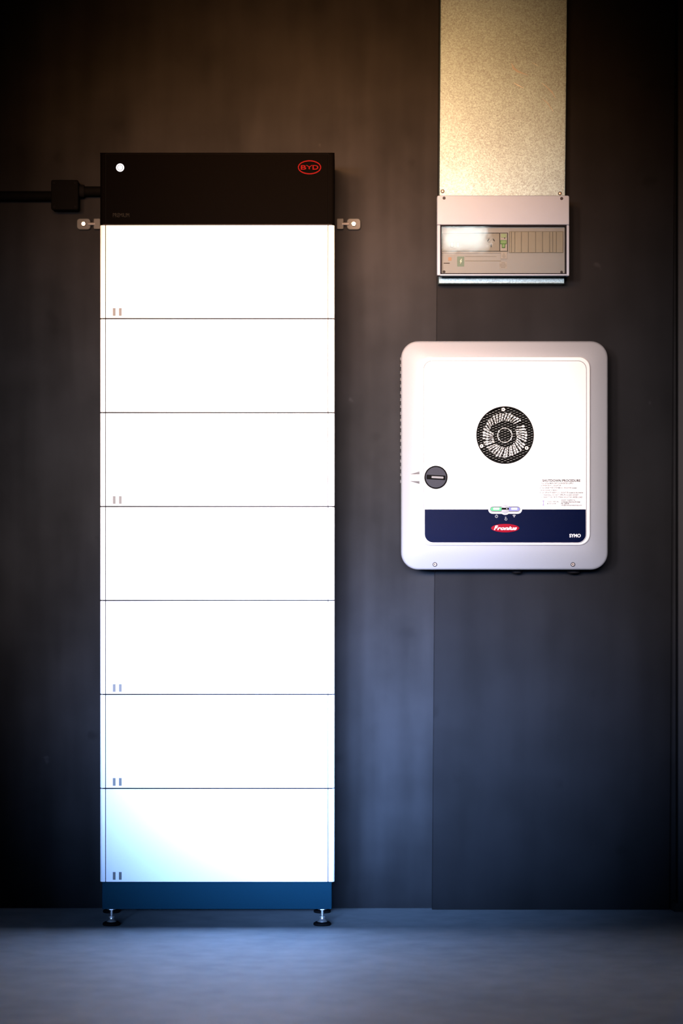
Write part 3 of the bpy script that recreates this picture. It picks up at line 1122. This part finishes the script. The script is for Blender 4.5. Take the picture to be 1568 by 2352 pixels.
# red oval badge
c = P(1159.8, 1213.0, YBN)
S = SP
bm = B()
loft(bm, [ell(32.3, 9.6, YBN + 0.0003), ell(32.3, 9.6, YBN - 0.0005), ell(31.6, 9.0, YBN - 0.0008)], cap0=False)
bd = obj('oval_badge', bm, M['redlogo'], t, label='red oval badge with white lettering')
bm = text_bm('F', 1134.0, 1207.2, 1143.6, 1217.4, YBN - 0.0009, shear=0.35, bold=0.03)
text_bm('ronius', 1141.4, 1209.4, 1187.0, 1217.4, YBN - 0.0009, shear=0.35, bold=0.03, bm=bm)
obj('badge_lettering', bm, M['whiteprint'], bd, smooth=False)
bm = text_bm('SYMO', 1307.2, 1226.2, 1333.2, 1234.4, YBN - 0.0002, bold=0.028)
obj('lettering', bm, M['whiteprint'], band, smooth=False)
# shutdown label
bm = B()
platepx(bm, 1234.0, 1097.6, 1342.8, 1166.8, YP + 0.0002, YP - 0.0003, 0.6, 0.0001)
m_lab = mat('white_vinyl_label', (0.46, 0.46, 0.455), 0.6, var=0.01)
sl = obj('procedure_label', bm, m_lab, t, label='white printed procedure label')
YLB = YP - 0.0004
bm = text_bm('SHUTDOWN PROCEDURE', 1245.0, 1101.0, 1332.5, 1106.8, YLB, bold=0.03)
obj('lettering', bm, M['ink'], sl, smooth=False)
bm = B()
for s_, x0, x1, y0, h in (
        ('1. Turn off the MAIN SWITCH INVERTER SUPPLY', 1239.5, 1317.0, 1108.4, 3.0),
        ('or INVERTER A.C. ISOLATOR', 1241.4, 1288.0, 1113.5, 3.0),
        ('2. Turn off BATTERY SYSTEM D.C. ISOLATOR located', 1239.5, 1323.6, 1118.8, 3.0),
        ('at the inverter or Battery', 1241.4, 1280.0, 1124.3, 3.0),
        ('3. Turn off the PV ARRAY D.C. ISOLATOR located at the inverter', 1239.5, 1339.2, 1129.5, 3.0),
        ('WARNING: DO NOT OPEN PLUG AND SOCKET', 1247.7, 1328.5, 1135.2, 3.0),
        ('CONNECTORS OR PV STRING ISOLATOR UNDER LOAD', 1243.2, 1337.0, 1140.3, 3.0),
        ('System installed by', 1288.3, 1320.4, 1146.8, 3.6),
        ('Trentham Electrical & Solar', 1288.3, 1332.5, 1150.6, 3.6),
        ('Ph: 0438', 1288.3, 1306.0, 1154.6, 3.6),
        ('info@trenthamelectrical.com', 1288.3, 1335.6, 1158.6, 3.6),
        ('ELECTRICAL', 1257.6, 1283.6, 1150.6, 2.6),
        ('& SOLAR', 1256.0, 1277.0, 1155.4, 2.2)):
    text_bm(s_, x0, y0, x1, y0 + h + 0.4, YLB, bold=0.022, bm=bm)
obj('fine_print', bm, M['ink'], sl, smooth=False)
bm = B()
for (x0, y0, x1, y1) in ((1245.4, 1149.6, 1249.4, 1152.2), (1246.6, 1152.0, 1248.2, 1158.6), (1245.6, 1158.4, 1249.2, 1161.2)):
    platepx(bm, x0, y0, x1, y1, YP, YLB, 0.8, 0.00005, 2)
obj('lamp_emblem', bm, mat('violet_print', (0.22, 0.16, 0.36), 0.6), sl, smooth=False)
# rotary isolator
c = P(1000.6, 1096.4, YP)
bm = B()
disc(bm, c.x, c.z, [(26.6 * SP, YP + 0.0005), (26.6 * SP, YP - 0.006), (25.6 * SP, YP - 0.008), (24.2 * SP, YP - 0.008), (24.0 * SP, YP - 0.005)], 48)
ro = obj('rotary_switch', bm, M['plastic'], t, label='round slate grey rotary isolator')
bm = B()
disc(bm, c.x, c.z, [(23.8 * SP, YP - 0.004), (23.8 * SP, YP - 0.0068), (23.0 * SP, YP - 0.0075)], 48)
obj('knob_face', bm, M['knob'], ro)


def tilted(bm, ang):
    a = math.radians(ang)
    for v in bm.verts:
        x, z = v.co.x, v.co.z
        v.co.x = c.x + x * math.cos(a) - z * math.sin(a)
        v.co.z = c.z + x * math.sin(a) + z * math.cos(a)


bm = B()
plate(bm, -21.4 * SP, -4.9 * SP, 20.8 * SP, 4.9 * SP, YP - 0.007, YP - 0.016, 0.0012, 0.0016)
tilted(bm, -3)
hd = obj('handle_bar', bm, M['plastic'], ro)
bm = B()
plate(bm, -10.2 * SP, -2.4 * SP, 17.0 * SP, 2.4 * SP, YP - 0.0155, YP - 0.0164, (0.0005, 0.002, 0.002, 0.0005), 0.0002)
tilted(bm, -3)
obj('handle_mark', bm, M['groove'], hd)
bm = text_bm('PV ARRAY', 989.4, 1129.8, 1013.6, 1132.6, YP - 0.0001)
text_bm('DC ISOLATOR', 982.8, 1135.2, 1020.2, 1138.0, YP - 0.0001, bm=bm)
obj('lettering', bm, M['greyprint'], t, smooth=False)
# white lock tab on the left rim
bm = B()
yr = -0.163


def V(px, py, y):
    return bm.verts.new(P(px, py, y))


f1, f2, f3, f4 = V(938.2, 1089.8, YR - 0.0045), V(962.8, 1089.8, YP + 0.004), V(962.8, 1105.0, YP + 0.004), V(938.2, 1105.0, YR - 0.0045)
g1, g2 = V(962.9, 1082.2, YRI + 0.0005), V(962.9, 1112.0, YRI + 0.0005)
h1, h2 = V(940.5, 1089.6, YR - 0.003), V(940.5, 1105.2, YR - 0.003)
a_ = bm.faces.new((f1, f4, f3, f2))
for vs in ((f1, f2, g1), (f4, g2, f3), (f1, g1, h1), (f4, h2, g2), (f2, f3, g2, g1), (f1, h1, h2, f4), (h1, g1, g2, h2)):
    ff = bm.faces.new(vs)
    ff.material_index = 1
a_.material_index = 0
obj('lock_tab', bm, [M['face'], M['groove']], t, smooth=False, label='white wedge-shaped tab')
# vent slots on the left flank
for k in range(19):
    z = P(0, 822 + k * 15.6, -0.1).z
    xl = P(920.5, 0, YR + 0.012).x
    bm = B()
    box(bm, xl - 0.0006, -0.125, z - 0.0075, xl + 0.001, -0.06, z)
    obj('vent_louvre', bm, M['groove'], t, smooth=False)
# rim screws
for px in (998.4, 1315.4):
    yq = YR - 0.003 - 0.0035
    c = P(px, 1296.6, yq)
    bm = B()
    disc(bm, c.x, c.z, [(5.2 * SP, yq + 0.003), (5.2 * SP, yq - 0.0006), (4.4 * SP, yq - 0.0006), (4.2 * SP, yq + 0.0005)], 20)
    sc = obj('rim_screw', bm, M['knob'], t)
    bm = B()
    disc(bm, c.x, c.z, [(3.6 * SP, yq + 0.001), (3.6 * SP, yq - 0.0006), (2.8 * SP, yq - 0.0012)], 18)
    obj('screw_head', bm, M['copper'], sc)
    bm = B()
    disc(bm, c.x - 0.8 * SP, c.z + 0.6 * SP, [(1.6 * SP, yq - 0.0009), (1.6 * SP, yq - 0.0014)], 6)
    obj('screw_recess', bm, M['ink'], sc)
# cable glands underneath
zu = P(0, 1307, -0.09).z
for px, r in ((1186, 0.012), (1316, 0.016)):
    x = P(px, 0, -0.09).x
    bm = B()
    lathe(bm, x, -0.09, [(r * 0.6, zu - 0.012), (r, zu - 0.010), (r, zu + 0.004)], 20)
    obj('cable_gland', bm, M['rubber'], t)
